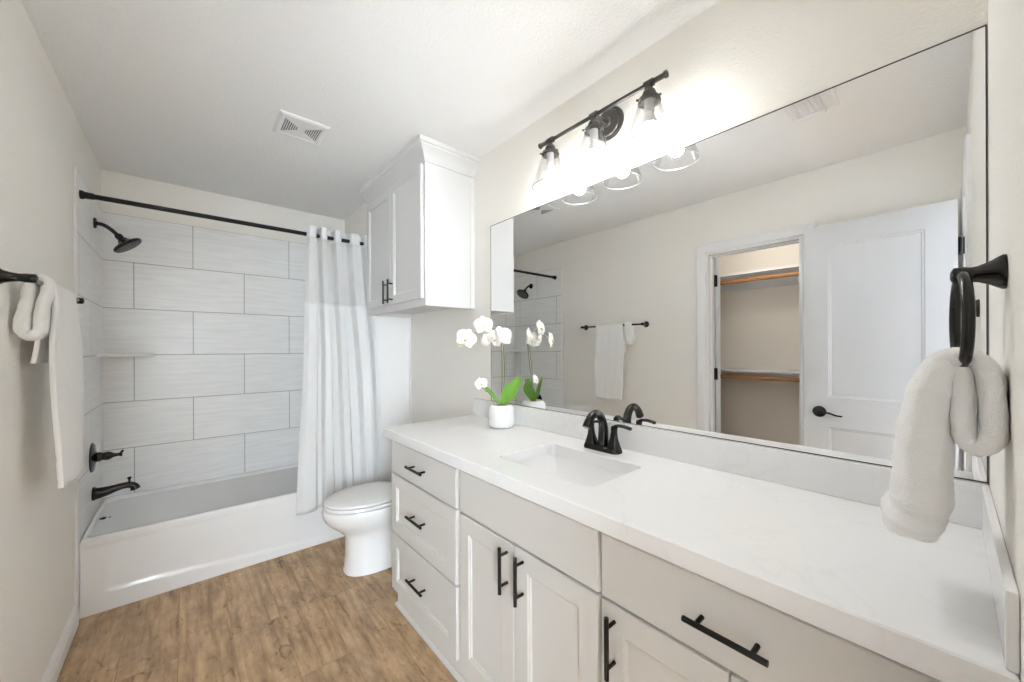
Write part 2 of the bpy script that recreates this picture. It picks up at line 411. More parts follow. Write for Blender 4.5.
# jamb linings
bm = new()
box(bm, -T, 0, CO1-.018, CO1, 0, COZ); box(bm, -T, 0, CO0, CO0+.018, 0, COZ); box(bm, -T, 0, CO0+.018, CO1-.018, COZ-.018, COZ)
box(bm, -.075, -.04, CO1-.03, CO1-.018, 0, COZ-.018); box(bm, -.075, -.04, CO0+.018, CO1-.03, COZ-.03, COZ-.018)
struct(link('trim_5', bm, m_trim), 'white jamb of the closet doorway')
bm = new()
box(bm, DX1-.018, DX1, YR-T, YR, 0, DZ); box(bm, DX0, DX0+.018, YR-T, YR, 0, DZ); box(bm, DX0+.018, DX1-.018, YR-T, YR, DZ-.018, DZ)
struct(link('trim_6', bm, m_trim), 'white jamb of the entry doorway')

# ------------------------------------------------------------------ closet (seen in the mirror)
bm = new(); box(bm, -.9, -.78, .05, 2.2, 0, H)
struct(link('wall_closet_back', bm, m_closet), 'beige back wall of the closet')
bm = new(); box(bm, -.78, -T, .05, .15, 0, H); box(bm, -.78, -T, 2.1, 2.2, 0, H)
struct(link('wall_closet_ends', bm, m_closet), 'beige end walls of the closet')
def closet_shelf(z, lab, part):
    t = thing('closet_shelf', (-.63, 1.1, z), lab, 'shelf', 'shelves in the closet')
    bm = new(); box(bm, -.78, -.45, .15, 2.1, z, z+.018, .002); link('board', bm, m_trim, t)
    bm = new(); box(bm, -.78, -.762, .15, 2.1, z-.09, z, .002); link('cleat', bm, m_trim, t)
def closet_rod(z, lab):
    t = thing('closet_rod', (-.49, 1.1, z), lab, 'rod', 'wooden hanging rods in the closet')
    bm = new(); lathe(bm, [(.017, .16), (.017, 2.09)], (-.49, 0, z), (0, 1, 0), 20); link('rod', bm, m_rodw, t, True)
    for y in (.715, 1.62):
        bm = new()
        lathe(bm, [(.021, -.012), (.021, .012)], (-.49, y, z), (0, 1, 0), 16)
        box(bm, -.50, -.48, y-.01, y+.01, z+.017, z+.045, .002)
        box(bm, -.762, -.49, y-.008, y+.008, z+.030, z+.045, .002)
        box(bm, -.762, -.752, y-.012, y+.012, z-.2, z+.04, .002)
        tube(bm, [(-.755, y, z-.19), (-.62, y, z-.06), (-.5, y, z+.03)], .006, 8)
        link('bracket', bm, m_trim, t, True)
t = thing('closet_fill_lamp', (-T, .92, 2.14), 'unseen white fill lamp added inside the closet above its doorway', 'lamp')  # unseen lamp added to brighten the closet interior
bm = new(); lathe(bm, [(.075, .0005), (.075, .014), (.070, .018)], (-T, .92, 2.14), (-1, 0, 0), 32); link('base', bm, m_trim, t, True)
bm = new(); lathe(bm, [(.068, .0185), (.064, .028), (.045, .038), (.015, .043)], (-T, .92, 2.14), (-1, 0, 0), 32); link('diffuser', bm, mat_emit('closet_fill_glow', (1, .94, .85), 32), t, True)
closet_shelf(1.915, 'upper white closet shelf, reflected in the mirror', 'u')
closet_shelf(1.105, 'lower white closet shelf, reflected in the mirror', 'l')
closet_rod(1.868, 'upper brown wooden hanging rod in the closet doorway')
closet_rod(1.058, 'lower brown wooden hanging rod in the closet doorway')
# closet door, swung back into the closet
d2 = bpy.data.objects.new('door_2', None); COL.objects.link(d2); d2.location = (-.115, CO1-.02, 0); d2['kind'] = 'structure'
d2['label'] = 'white closet door swung back inside the closet'
bpy.context.view_layer.update()
bm = new(); fr = Fr((-.115, CO1-.055, .012), (-.90, .436, 0), (-.436, -.90, 0))
shaker(bm, Fr((-.122, CO1-.022, .012), (-.80, .60, 0), (-.60, -.80, 0)), 0, .57, 0, 2.0, .036, .11, .008, .012)
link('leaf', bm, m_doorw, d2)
for z in (.25, 1.10, 1.83):
    bm = new(); lathe(bm, [(.008, -.045), (.008, .045)], (-.112, CO1-.033, z), (0, 0, 1), 12)
    box(bm, -.112, -.085, CO1-.030, CO1-.018, z-.045, z+.045); link('hinge', bm, m_blackm, d2, True)

# ------------------------------------------------------------------ entry door, open along the left wall
d1 = bpy.data.objects.new('door_1', None); COL.objects.link(d1); d1.location = (.08, -.03, 0); d1['kind'] = 'structure'
d1['label'] = 'white two-panel entry door open along the left wall'
bpy.context.view_layer.update()
bm = new()
fr = Fr((.062, -.024, .012), (0, 1, 0), (1, 0, 0))
def two_panel(bm, fr, wd, ht, t, st, mids, top, bot):
    # body plus two recessed fields, both sides flat at the back
    a = [0, st, wd-st, wd]; b = [0, bot, mids[0], mids[1], ht-top, ht]
    V = {}
    def vt(i, j, c=t):
        k = (i, j, c)
        if k not in V: V[k] = bm.verts.new(fr.p(a[i], b[j], c))
        return V[k]
    for i in range(3):
        for j in range(5):
            if i == 1 and j in (1, 3):
                x0, x1, z0, z1 = a[1], a[2], b[j], b[j+1]
                prev = [vt(1, j), vt(2, j), vt(2, j+1), vt(1, j+1)]
                for ins, dep in ((.003, .004), (.012, .006), (.014, .010)):
                    cur = [bm.verts.new(fr.p(x0+ins, z0+ins, t-dep)), bm.verts.new(fr.p(x1-ins, z0+ins, t-dep)), bm.verts.new(fr.p(x1-ins, z1-ins, t-dep)), bm.verts.new(fr.p(x0+ins, z1-ins, t-dep))]
                    for q in range(4): bm.faces.new((prev[q], prev[(q+1) % 4], cur[(q+1) % 4], cur[q]))
                    prev = cur
                bm.faces.new(prev)
            else: bm.faces.new((vt(i, j), vt(i+1, j), vt(i+1, j+1), vt(i, j+1)))
    c = [bm.verts.new(fr.p(x, z, 0)) for x, z in ((0, 0), (wd, 0), (wd, ht), (0, ht))]
    bm.faces.new(c[::-1])
    bot_ = [vt(i, 0) for i in range(4)]; top_ = [vt(i, 5) for i in range(4)]
    bm.faces.new([c[0], c[1]] + bot_[::-1]); bm.faces.new([c[3], c[2]] + top_[::-1])
    bm.faces.new([c[0], c[3]] + [vt(0, j) for j in range(5, -1, -1)]); bm.faces.new([c[1], c[2]] + [vt(3, j) for j in range(5, -1, -1)])
two_panel(bm, fr, .622, 2.038, .037, .112, (.81, .99), .125, .22)
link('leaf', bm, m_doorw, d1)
bm = new()
hc = Vector((.099, .528, .912))
lathe(bm, [(.034, 0), (.034, .004), (.030, .010), (.016, .014), (.011, .018), (.011, .042), (.0085, .046)], hc, (1, 0, 0), 28)
tube(bm, spline([hc+Vector((.040, .004, 0)), hc+Vector((.043, -.02, .003)), hc+Vector((.041, -.055, -.002)), hc+Vector((.039, -.085, -.012)), hc+Vector((.038, -.112, -.013))], 6),
     [.009]*7 + [.0085]*6 + [.008]*6 + [.007]*6, 12, ry=.7)
link('handle', bm, m_black, d1, True)
bm = new(); box(bm, .072, .09, .5975, .6005, .86, .95, .001); link('latch_plate', bm, m_blackm, d1)
for z in (.25, 1.05, 1.815):
    bm = new(); lathe(bm, [(.007, -.042), (.007, .042)], (.103, -.034, z), (0, 0, 1), 12)
    box(bm, .064, .10, -.0275, -.0245, z-.042, z+.042); box(bm, .079, .101, -.039, -.033, z-.042, z+.042); box(bm, .0782, .088, YR-.012, -.0335, z-.042, z+.042)
    link('hinge', bm, m_blackm, d1, True)

# ------------------------------------------------------------------ bathtub
t = thing('bathtub', (.73, 3.1, 0), 'white alcove bathtub with a plain panelled apron', 'bathtub')
ZT = .378; X0, X1 = .009, WA-.001
bm = new()
cx, cy = (X0+X1)/2, (YT+L)/2
def clampout(lp, xa, xb, ya, yb): return [(min(max(x, xa), xb), min(max(y, ya), yb), z) for x, y, z in lp]
loops = [rrect(cx, cy+.012, (X1-X0)/2-.002, (L-YT)/2-.016, .01, ZT-.02, 8),
         rrect(cx, cy, (X1-X0)/2, (L-YT)/2-.001, .012, ZT-.012, 8),
         rrect(cx, cy, (X1-X0)/2-.004, (L-YT)/2-.005, .014, ZT-.002, 8),
         rrect(cx, cy, (X1-X0)/2-.012, (L-YT)/2-.012, .016, ZT, 8),
         rrect(cx, cy+.004, (X1-X0)/2-.014, (L-YT)/2-.030, .05, ZT-.001, 8),
         rrect(cx, cy+.004, (X1-X0)/2-.020, (L-YT)/2-.037, .05, ZT-.010, 8),
         rrect(cx+.0, cy+.005, (X1-X0)/2-.060, (L-YT)/2-.082, .08, ZT-.12, 8),
         rrect(cx-.01, cy+.005, (X1-X0)/2-.13, (L-YT)/2-.150, .12, .13, 8),
         rrect(cx-.015, cy+.005, (X1-X0)/2-.20, (L-YT)/2-.19, .11, .09, 8),
         rrect(cx-.02, cy+.005, (X1-X0)/2-.30, (L-YT)/2-.25, .09, .082, 8)]
loft(bm, loops, True, True)
link('basin', bm, m_tub, t, True, 50)
bm = new()
nx, nz = 110, 44
def sst(a, b, x):
    q = min(max((x-a)/(b-a), 0), 1); return q*q*(3-2*q)
rows = []
for j in range(nz+1):
    row = []
    for i in range(nx+1):
        x = X0+(X1-X0)*i/nx; z = (ZT-.012)*j/nz
        zl = .098-.062*sst(0, 1.2, x) if x < 1.2 else .036
        d = .007*sst(zl, zl+.009, z)*sst(.098-.03*(z-.1), .106-.03*(z-.1), x)*(1-sst(.12, .33, z))
        top = .006*sst(ZT-.03, ZT-.012, z)
        row.append((x, YT+d+.004*(1-sst(ZT-.05, ZT-.03, z)), z))
    rows.append(row)
for k in (0,):
    vs = [[bm.verts.new(p) for p in r] for r in rows]
    for j in range(nz):
        for i in range(nx): bm.faces.new((vs[j][i], vs[j][i+1], vs[j+1][i+1], vs[j+1][i]))
    bk = [bm.verts.new((x, YT+.03, z)) for x, z in ((X0, 0), (X1, 0), (X1, ZT-.012), (X0, ZT-.012))]
    bm.faces.new((bk[0], bk[3], bk[2], bk[1]))
    bm.faces.new([bk[0], bk[1]] + vs[0][::-1]); bm.faces.new([bk[3], bk[2]] + vs[-1][::-1])
    bm.faces.new([bk[0]] + [vs[j][0] for j in range(nz+1)] + [bk[3]]); bm.faces.new([bk[1]] + [vs[j][-1] for j in range(nz+1)] + [bk[2]])
link('apron', bm, m_tub, t, True, 60)
bm = new(); lathe(bm, [(.033, -.006), (.033, .007), (.029, .015), (.020, .020), (.018, .034), (.008, .040)], (.050, 3.112, .332), (.94, 0, .34), 24)
o = link('overflow_plate', bm, m_black, t, True); o['label'] = 'small black overflow plate'

# tub spout, valve, shower head
t = thing('tub_spout', (.008, 3.11, .505), 'black tub spout with diverter knob on the tiled wall', 'spout')
bm = new()
pts = spline([(.008, 3.11, .505), (.03, 3.11, .505), (.075, 3.11, .512), (.118, 3.11, .522), (.150, 3.11, .523), (.170, 3.11, .513), (.178, 3.11, .494)], 5)
rr = [.034 - .016*sst(0, .55, i/(len(pts)-1)) + .004*sst(.75, 1, i/(len(pts)-1)) for i in range(len(pts))]
tube(bm, pts, rr, 20); link('spout', bm, m_black, t, True)
bm = new(); lathe(bm, [(.037, 0), (.037, .008), (.033, .013)], (.008, 3.11, .505), (1, 0, 0), 24); link('flange', bm, m_black, t, True)
bm = new(); lathe(bm, [(.005, 0), (.005, .016), (.009, .022), (.010, .028), (.006, .031)], (.152, 3.11, .538), (0, 0, 1), 16); link('diverter_knob', bm, m_black, t, True)
t = thing('shower_valve', (.008, 3.085, .712), 'black round shower valve with lever handle above the spout', 'valve')
bm = new(); lathe(bm, [(.080, 0), (.080, .004), (.073, .009), (.040, .013), (.030, .018)], (.008, 3.085, .712), (1, 0, 0), 40); link('escutcheon', bm, m_black, t, True)
bm = new(); lathe(bm, [(.024, .016), (.026, .022), (.026, .032), (.021, .040), (.022, .050), (.024, .062), (.019, .075), (.012, .084), (.009, .098), (.010, .108), (.013, .112), (.012, .118)], (.008, 3.085, .712), (1, 0, 0), 24)
tube(bm, spline([(.118, 3.085, .712), (.122, 3.085, .722), (.130, 3.085, .733)], 4), [.008, .008, .007, .006, .006, .006, .006, .006, .005], 10)
link('handle', bm, m_black, t, True)
t = thing('shower_sprayer', (.008, 3.18, 2.03), 'black shower head on a bent arm high on the tile', 'shower head')
SY = 3.18
bm = new(); lathe(bm, [(.030, 0), (.030, .004), (.026, .010), (.012, .013)], (.008, SY, 2.028), (1, 0, 0), 28); link('flange', bm, m_black, t, True)
bm = new(); tube(bm, spline([(.01, SY, 2.028), (.045, SY, 2.024), (.075, SY, 2.003), (.103, SY, 1.974)], 7), .0105, 14); link('arm', bm, m_black, t, True)
bm = new(); ax = Vector((.62, -.05, -.78)).normalized()
lathe(bm, [(.014, -.006), (.018, 0), (.018, .014), (.016, .020), (.022, .026), (.026, .034), (.040, .048), (.066, .056), (.073, .062), (.073, .069), (.068, .074)], (.103, SY, 1.974), ax, 36)
hd = link('head', bm, m_black, t, True)
bm = new(); u_, v_, d_ = frame(ax); fc = Vector((.103, SY, 1.974)) + ax*.0742
lathe(bm, [(.064, 0), (.062, .001)], fc, ax, 32)
for r_, k_ in ((.018, 6), (.036, 12), (.054, 18)):
    for i in range(k_):
        a = 2*PI*i/k_; lathe(bm, [(.003, 0), (.002, .004)], fc + (u_*math.cos(a)+v_*math.sin(a))*r_, ax, 8)
link('spray_face', bm, mat('spray_rubber', (.09, .09, .09), .5), hd, True)

# corner shelf in the tile
bm = new()
def cshelf(z, k):
    q = [(.009, L-.001)]; n = 12
    r = .235*k; q += [(.009 + r*math.sin(a)*1.0, L-.001 - r*math.cos(a)) for a in [PI/2*i/n for i in range(n+1)]]
    return [(x, y, z) for x, y in q]
loft(bm, [cshelf(1.262, .96), cshelf(1.266, 1.0), cshelf(1.279, 1.0), cshelf(1.283, .97)])
tag(link('corner_shelf', bm, m_caulk, None), 'small white corner shelf set in the shower tile', 'shelf')

# shower rod
t = thing('shower_rod', (.73, 2.80, 2.07), 'black tension rod across the tub carrying the white curtain', 'rod')
RZ = 2.072; RY = 2.80
bm = new(); lathe(bm, [(.0125, .03), (.0125, 1.43)], (0, RY, RZ), (1, 0, 0), 20); link('rod', bm, m_blackm, t, True)
for s, x in ((1, .0085), (-1, WA-.0005)):
    bm = new(); lathe(bm, [(.021, 0), (.021, .010), (.017, .016), (.0155, .045), (.0135, .050)], (x, RY, RZ), (s, 0, 0), 24); link('end_cap', bm, m_blackm, t, True)

# ------------------------------------------------------------------ shower curtain
t = thing('shower_curtain', (1.24, 2.74, .26), 'white shower curtain with sheer top gathered at the tub end', 'curtain')
NU = 300
ZTOP, ZBOT, ZS = 2.135, .255, 1.615
FOLD = [(0, -.3), (.03, -1), (.105, -1), (.135, .9), (.17, .95), (.205, -1), (.27, -1), (.305, .9), (.385, .95), (.425, -1), (.49, -1), (.54, .85), (.64, .8), (.70, -.95), (.81, -1), (.845, .9), (.90, .9), (.935, -.9), (1, -.8)]
def fold(u):
    for (a, p), (b, q) in zip(FOLD, FOLD[1:]):
        if u <= b:
            t_ = (u-a)/(b-a); return p+(q-p)*t_*t_*(3-2*t_)
    return FOLD[-1][1]
def cpt(u, z):
    k = (ZTOP-z)/(ZTOP-ZBOT)
    k2 = max(k, 0)**.8
    ub = u**.72
    x = (1.018+.397*u)*(1-k2) + (.930+.545*ub)*k2
    s = fold(u)
    am = .036*(1-.25*k) * (1 - .35*math.sin(3.3*u+1)**2*k)
    yc = RY*(1-sst(0, .62, k)) + (YT-.060)*sst(0, .62, k)
    y = yc + am*s + (.010*math.sin(11*u+4*k) + .006*math.sin(23*u-3*k))*k
    x += .010*math.sin(6*u+5*k)*k
    if z < .45: y = min(y, YT-.008)
    return Vector((x, y, z + (.010*math.sin(5*u+.8) + .018*u)*max(k, 0)))
def sheet(z0, z1, nz):
    bm = new(); rows = []
    for j in range(nz+1):
        z = z0+(z1-z0)*j/nz
        rows.append([bm.verts.new(cpt(i/NU, z)) for i in range(NU+1)])
    for j in range(nz):
        for i in range(NU): bm.faces.new((rows[j][i], rows[j][i+1], rows[j+1][i+1], rows[j+1][i]))
    return bm
o = link('lower_panel', sheet(ZBOT, ZS, 44), m_curtain, t, True, 180)
o.modifiers.new('Solidify', 'SOLIDIFY').thickness = .0016
o = link('sheer_panel', sheet(ZS, RZ-.03, 16), m_sheer, t, True, 180); o['label'] = 'sheer upper band of the curtain'
o = link('top_hem', sheet(RZ-.03, ZTOP-.008, 5), m_curtain, t, True, 180); o.modifiers.new('Solidify', 'SOLIDIFY').thickness = .002
for u in (.12, .187, .288, .405, .515, .67, .828, .918):
    p = cpt(u, RZ)
    bm = new()
    tube(bm, [(p.x+.002, RY+.021*math.cos(a), RZ+.021*math.sin(a)) for a in [2*PI*q/20 for q in range(21)]], .0026, 8, False)
    link('grommet', bm, m_metal, t, True)

# ------------------------------------------------------------------ toilet
TY = 2.315
t = thing('toilet', (1.36, TY, 0), 'white toilet with closed lid between the vanity and tub', 'toilet')
def egg(cx_, front, back, hw, z, n=48, sq=0):
    out = []
    for i in range(n):
        a = 2*PI*i/n
        c, s = math.cos(a), math.sin(a)
        ex = front if c < 0 else back
        p = 2/(2+sq)
        out.append((cx_ + math.copysign(abs(c)**p, c)*ex, TY + math.copysign(abs(s)**p, s)*hw, z))
    return out
bm = new()
loft(bm, [egg(1.33, .232, .20, .128, 0, sq=.5), egg(1.33, .232, .20, .128, .010, sq=.5), egg(1.33, .226, .20, .122, .022, sq=.5), egg(1.33, .222, .20, .117, .10, sq=.45), egg(1.325, .218, .20, .115, .17, sq=.35), egg(1.315, .214, .21, .117, .215, sq=.2),
          egg(1.295, .224, .225, .132, .25, sq=.1), egg(1.275, .246, .235, .156, .285), egg(1.262, .264, .25, .174, .32), egg(1.258, .272, .25, .183, .35),
          egg(1.258, .275, .25, .186, .375), egg(1.258, .272, .25, .184, .385), egg(1.258, .260, .24, .173, .388)])
link('bowl', bm, m_porc, t, True, 40)
def seatloop(g, z): return egg(1.262, .268+g, .185+g, .180+g, z, sq=.12)
bm = new(); loft(bm, [seatloop(-.016, .388), seatloop(-.012, .392), seatloop(0, .3935), seatloop(.003, .400), seatloop(0, .4085), seatloop(-.012, .4105)]); link('seat', bm, m_porc, t, True, 40)
bm = new(); loft(bm, [seatloop(-.016, .4105), seatloop(-.012, .4155), seatloop(0, .417), seatloop(.003, .421), seatloop(.001, .428), seatloop(-.010, .434), seatloop(-.04, .440), seatloop(-.09, .444), seatloop(-.15, .446)]); link('lid', bm, m_porc, t, True, 40)
for s in (-1, 1):
    bm = new(); lathe(bm, [(.011, -.03), (.013, -.025), (.013, .025), (.011, .03)], (1.455, TY+s*.075, .408), (0, 1, 0), 16)
    link('hinge', bm, m_porc, t, True)
bm = new()
loft(bm, [rrect(1.61, TY, .085, .185, .03, .392), rrect(1.615, TY, .092, .195, .035, .42), rrect(1.62, TY, .098, .212, .035, .70), rrect(1.62, TY, .098, .212, .035, .715)]); link('tank', bm, m_porc, t, True, 40)
bm = new()
loft(bm, [rrect(1.617, TY, .100, .216, .035, .7155), rrect(1.617, TY, .107, .222, .035, .720), rrect(1.617, TY, .108, .223, .035, .738), rrect(1.617, TY, .102, .218, .035, .748), rrect(1.617, TY, .08, .19, .03, .751)]); link('tank_lid', bm, m_porc, t, True, 40)
bm = new(); lathe(bm, [(.014, 0), (.014, .010), (.008, .014), (.008, .022)], (1.5255, TY-.14, .665), (-1, 0, 0), 16); tube(bm, [(1.505, TY-.14, .665), (1.503, TY-.10, .66), (1.502, TY-.065, .652)], .006, 10)
link('flush_lever', bm, m_metal, t, True)

# ------------------------------------------------------------------ wall cabinet above the toilet
CY0, CY1, CXF, CB = 1.888, YT-.013, 1.403, 1.545
t = thing('wall_cabinet', (1.56, 2.32, CB), 'white two-door wall cabinet with crown moulding above the toilet', 'cabinet')
bm = new()
box(bm, CXF, W, CY0, CY0+.018, CB, 2.42); box(bm, CXF, W, CY1-.018, CY1, CB, 2.42)
box(bm, CXF+.02, W, CY0+.018, CY1-.018, CB+.025, CB+.043); box(bm, CXF, W, CY0+.018, CY1-.018, 2.336, 2.42)
box(bm, W-.012, W, CY0+.018, CY1-.018, CB+.043, 2.336); box(bm, CXF, CXF+.02, CY0+.018, CY1-.018, CB, CB+.05)
box(bm, CXF+.001, CXF+.02, CY0+.018, CY0+.04, CB+.05, 2.336); box(bm, CXF+.001, CXF+.02, CY1-.04, CY1-.018, CB+.05, 2.336)
box(bm, CXF+.02, W-.012, CY0+.018, CY1-.018, 1.9, 1.918)
link('body', bm, m_cabw, t)
bm = new(); box(bm, W-.03, W, CY0-.004, CY0, CB, 2.336, .001)
link('scribe_moulding', bm, m_cabw, t)
# crown: profile swept round front and near side
prof = [(0, 2.338), (.008, 2.338), (.010, 2.348), (.015, 2.355), (.018, 2.366), (.027, 2.382), (.042, 2.396), (.050, 2.404), (.052, 2.413), (.060, 2.416), (.062, 2.4385), (0, 2.4385)]
bm = new()
loft(bm, [[(W, CY0-d, z) for d, z in prof], [(CXF-d, CY0-d, z) for d, z in prof], [(CXF-d, CY1, z) for d, z in prof]])
link('crown_moulding', bm, m_cabw, t, True, 25)
frc = Fr((CXF, 0, 0), (0, 1, 0), (-1, 0, 0))
ym = 2.318
for a0, a1, hy in ((CY0+.018, ym-.002, ym-.035), (ym+.002, CY1-.014, ym+.035)):
    bm = new(); shaker(bm, frc, a0, a1, CB+.040, 2.328, .019, .052, .008)
    d = link('door', bm, m_cabw, t)
    pull(d, (CXF-.019, hy, 1.664), (0, 0, 1), (-1, 0, 0), .147)

# ------------------------------------------------------------------ vanity
XF = 1.183; FT = .019; XB = XF+FT            # door faces, cabinet front frame
VZ0, VZ1 = .105, .862
frv = Fr((XB, 0, 0), (0, 1, 0), (-1, 0, 0))
def unit(name, y0, y1, lab, left_end=False):
    t = thing(name, (1.46, (y0+y1)/2, 0), lab, 'cabinet', 'vanity cabinets under the counter')
    bm = new()
    box(bm, XB, W-.001, y0, y0+.018, VZ0, VZ1); box(bm, XB, W-.001, y1-.018, y1, VZ0, VZ1)
    box(bm, XB+.02, W-.001, y0+.018, y1-.018, VZ0, VZ0+.018); box(bm, W-.013, W-.001, y0+.018, y1-.018, VZ0+.018, VZ1)
    box(bm, XB, XB+.02, y0+.018, y1-.018, VZ1-.02, VZ1); box(bm, XB, XB+.02, y0+.018, y1-.018, VZ0, VZ0+.03)
    box(bm, XB, XB+.02, y0+.018, y1-.018, .672, .692)
    link('body', bm, m_cab, t)
    bm = new(); box(bm, XB+.016, XB+.03, y0, y1-(.012 if left_end else 0), 0, VZ0); box(bm, XB+.03, W-.02, y0, y0+.015, 0, VZ0); box(bm, XB+.03, W-.02, y1-.027, y1-.012, 0, VZ0)
    if left_end:
        prof_ = [(0, 0), (.011, 0), (.011, .006), (.008, .012), (.003, .016), (0, .017)]
        loft(bm, [[(W-.02, y1-.012+d, z) for d, z in prof_], [(XB+.016-d, y1-.012+d, z) for d, z in prof_], [(XB+.016-d, y0, z) for d, z in prof_]])
    else:
        prof_ = [(0, 0), (.011, 0), (.011, .006), (.008, .012), (.003, .016), (0, .017)]
        loft(bm, [[(XB+.016-d, y1, z) for d, z in prof_], [(XB+.016-d, y0, z) for d, z in prof_]])
    link('toe_kick', bm, m_cab, t)
    return t
# drawer stack
t = unit('drawer_cabinet', 1.221, 1.855, 'off-white three-drawer vanity unit beside the toilet', True)
yc = (1.235+1.832)/2
for z0, z1, kind, hz in ((.692, .846, 's', .772), (.398, .684, 'k', .547), (.110, .390, 'k', .262)):
    bm = new()
    (slab(bm, frv, 1.235, 1.834, z0, z1, FT) if kind == 's' else shaker(bm, frv, 1.235, 1.834, z0, z1, FT, .058, .009))
    d = link('drawer', bm, m_cab, t); pull(d, (XF, yc, hz), (0, 1, 0), (-1, 0, 0), .147)
# sink base
t = unit('sink_cabinet', .573, 1.2205, 'off-white double-door vanity unit under the sink')
bm = new(); slab(bm, frv, .578, 1.211, .692, .846, FT); link('false_front', bm, m_cab, t)
for a0, a1, hy in ((.578, .8965, .856), (.9005, 1.211, .931)):
    bm = new(); shaker(bm, frv, a0, a1, .110, .684, FT, .06, .009)
    d = link('door', bm, m_cab, t); pull(d, (XF, hy, .602), (0, 0, 1), (-1, 0, 0), .147)
# right unit
t = unit('door_cabinet', -.034, .5725, 'off-white vanity unit with one wide drawer nearest the towel ring')
bm = new(); slab(bm, frv, -.018, .568, .692, .846, FT); d = link('drawer', bm, m_cab, t); pull(d, (XF, .277, .767), (0, 1, 0), (-1, 0, 0), .147)
for a0, a1, hy in ((.277, .568, .530), (-.018, .273, .02)):
    bm = new(); shaker(bm, frv, a0, a1, .110, .684, FT, .06, .009)
    d = link('door', bm, m_cab, t); pull(d, (XF, hy, .597), (0, 0, 1), (-1, 0, 0), .147)

# countertop with an undermount cut-out
SX0, SX1, SY0, SY1 = 1.275, 1.565, .672, 1.098
KX0, KX1, KY0, KY1 = 1.157, W-.001, -.0532, 1.878
bm = new()
n = 6
def hole(z, g=0): return rrect((SX0+SX1)/2, (SY0+SY1)/2, (SX1-SX0)/2+g, (SY1-SY0)/2+g, .03, z, n)
def outer(z, g=0):
    pts = rrect((KX0+KX1)/2, (KY0+KY1)/2, (KX1-KX0)/2-g, (KY1-KY0)/2-g, .004, z, n); return pts
zb = .864
loft(bm, [hole(zb), outer(zb), outer(ZC-.003), outer(ZC, .003), hole(ZC, .002), hole(ZC-.003), hole(zb)], False, False)
bmesh.ops.remove_doubles(bm, verts=bm.verts[:], dist=1e-5)
tag(link('countertop', bm, m_quartz, None, True, 25), 'long white quartz countertop on the vanity', 'countertop')
bm = new(); box(bm, W-.020, W-.0005, -.0532, KY1, ZC+.0003, 1.006, .002)
tag(link('backsplash', bm, m_quartz), 'low white quartz backsplash under the mirror', 'backsplash')
bm = new(); box(bm, 1.165, W-.0205, YR+.0005, YR+.0115, ZC+.0003, 1.006, .002)
tag(link('side_splash', bm, m_quartz), 'short white quartz side splash under the towel ring', 'backsplash')
# sink
t = thing('sink', (1.42, .885, .72), 'white rectangular undermount sink in the countertop', 'sink')
bm = new(); mx_, my_, hx_, hy_ = (SX0+SX1)/2, (SY0+SY1)/2, (SX1-SX0)/2, (SY1-SY0)/2
zr = zb-.0005
loft(bm, [rrect(mx_, my_, hx_+.022, hy_+.022, .04, zr, n), rrect(mx_, my_, hx_+.003, hy_+.003, .03, zr, n), rrect(mx_, my_, hx_-.004, hy_-.004, .03, zr-.012, n),
          rrect(mx_, my_, hx_-.022, hy_-.03, .035, zr-.085, n), rrect(mx_, my_, hx_-.05, hy_-.07, .04, zr-.118, n), rrect(mx_+.02, my_, .035, .035, .034, zr-.132, n), rrect(mx_+.02, my_, .02, .02, .0199, zr-.134, n)], False, True)
bs = link('basin', bm, m_sink, t, True, 50)
bm = new(); lathe(bm, [(.022, 0), (.022, .003), (.017, .006), (.004, .008)], (mx_+.02, my_, zr-.1335), (0, 0, 1), 24); link('drain', bm, m_black, t, True)

# faucet
FY, FXB = .890, 1.636
t = thing('faucet', (FXB, FY, ZC), 'black two-handle centerset faucet behind the sink', 'faucet')
bm = new()
def fl(hx, hy, r, z): return rrect(FXB, FY, hx, hy, r, z, 6)
loft(bm, [fl(.028, .081, .022, ZC+.0003), fl(.028, .081, .022, ZC+.008), fl(.025, .078, .020, ZC+.016), fl(.020, .068, .016, ZC+.021)])
link('base', bm, m_black, t, True, 40)
bm = new()
pts = spline([(FXB+.004, FY, ZC+.018), (FXB+.006, FY, ZC+.055), (FXB+.004, FY, ZC+.100), (FXB-.016, FY, ZC+.136), (FXB-.048, FY, ZC+.146), (FXB-.080, FY, ZC+.128), (FXB-.098, FY, ZC+.100)], 6)
k = len(pts)
tube(bm, pts, [.021 - .006*sst(0, .6, i/(k-1)) + .002*sst(.8, 1, i/(k-1)) for i in range(k)], 18); link('spout', bm, m_black, t, True, 50)
for s in (-1, 1):
    hy = FY+s*.0515
    bm = new()
    loft(bm, [rrect(FXB, hy, .023, .025, .012, ZC+.014, 5), rrect(FXB, hy, .019, .020, .010, ZC+.030, 5), rrect(FXB, hy+s*.001, .013, .013, .008, ZC+.055, 5), rrect(FXB, hy+s*.002, .011, .010, .007, ZC+.080, 5), rrect(FXB, hy+s*.003, .012, .011, .007, ZC+.094, 5), rrect(FXB, hy+s*.003, .009, .008, .006, ZC+.098, 5)])
    h = link('handle', bm, m_black, t, True, 45)
    bm = new()
    dv = Vector((.02, -1, 0)) if s < 0 else Vector((.55, -.83, 0))
    c0 = Vector((FXB, hy+s*.003, ZC)); ln_ = 1.0 if s < 0 else .78
    q = spline([c0-dv*.008+Vector((0, 0, .094)), c0+dv*.012*ln_+Vector((0, 0, .103)), c0+dv*.040*ln_+Vector((0, 0, .105)), c0+dv*.070*ln_+Vector((0, 0, .100))], 5)
    tube(bm, q, [.0085]*len(q), 12, ry=.75); link('lever', bm, m_black, h, True)
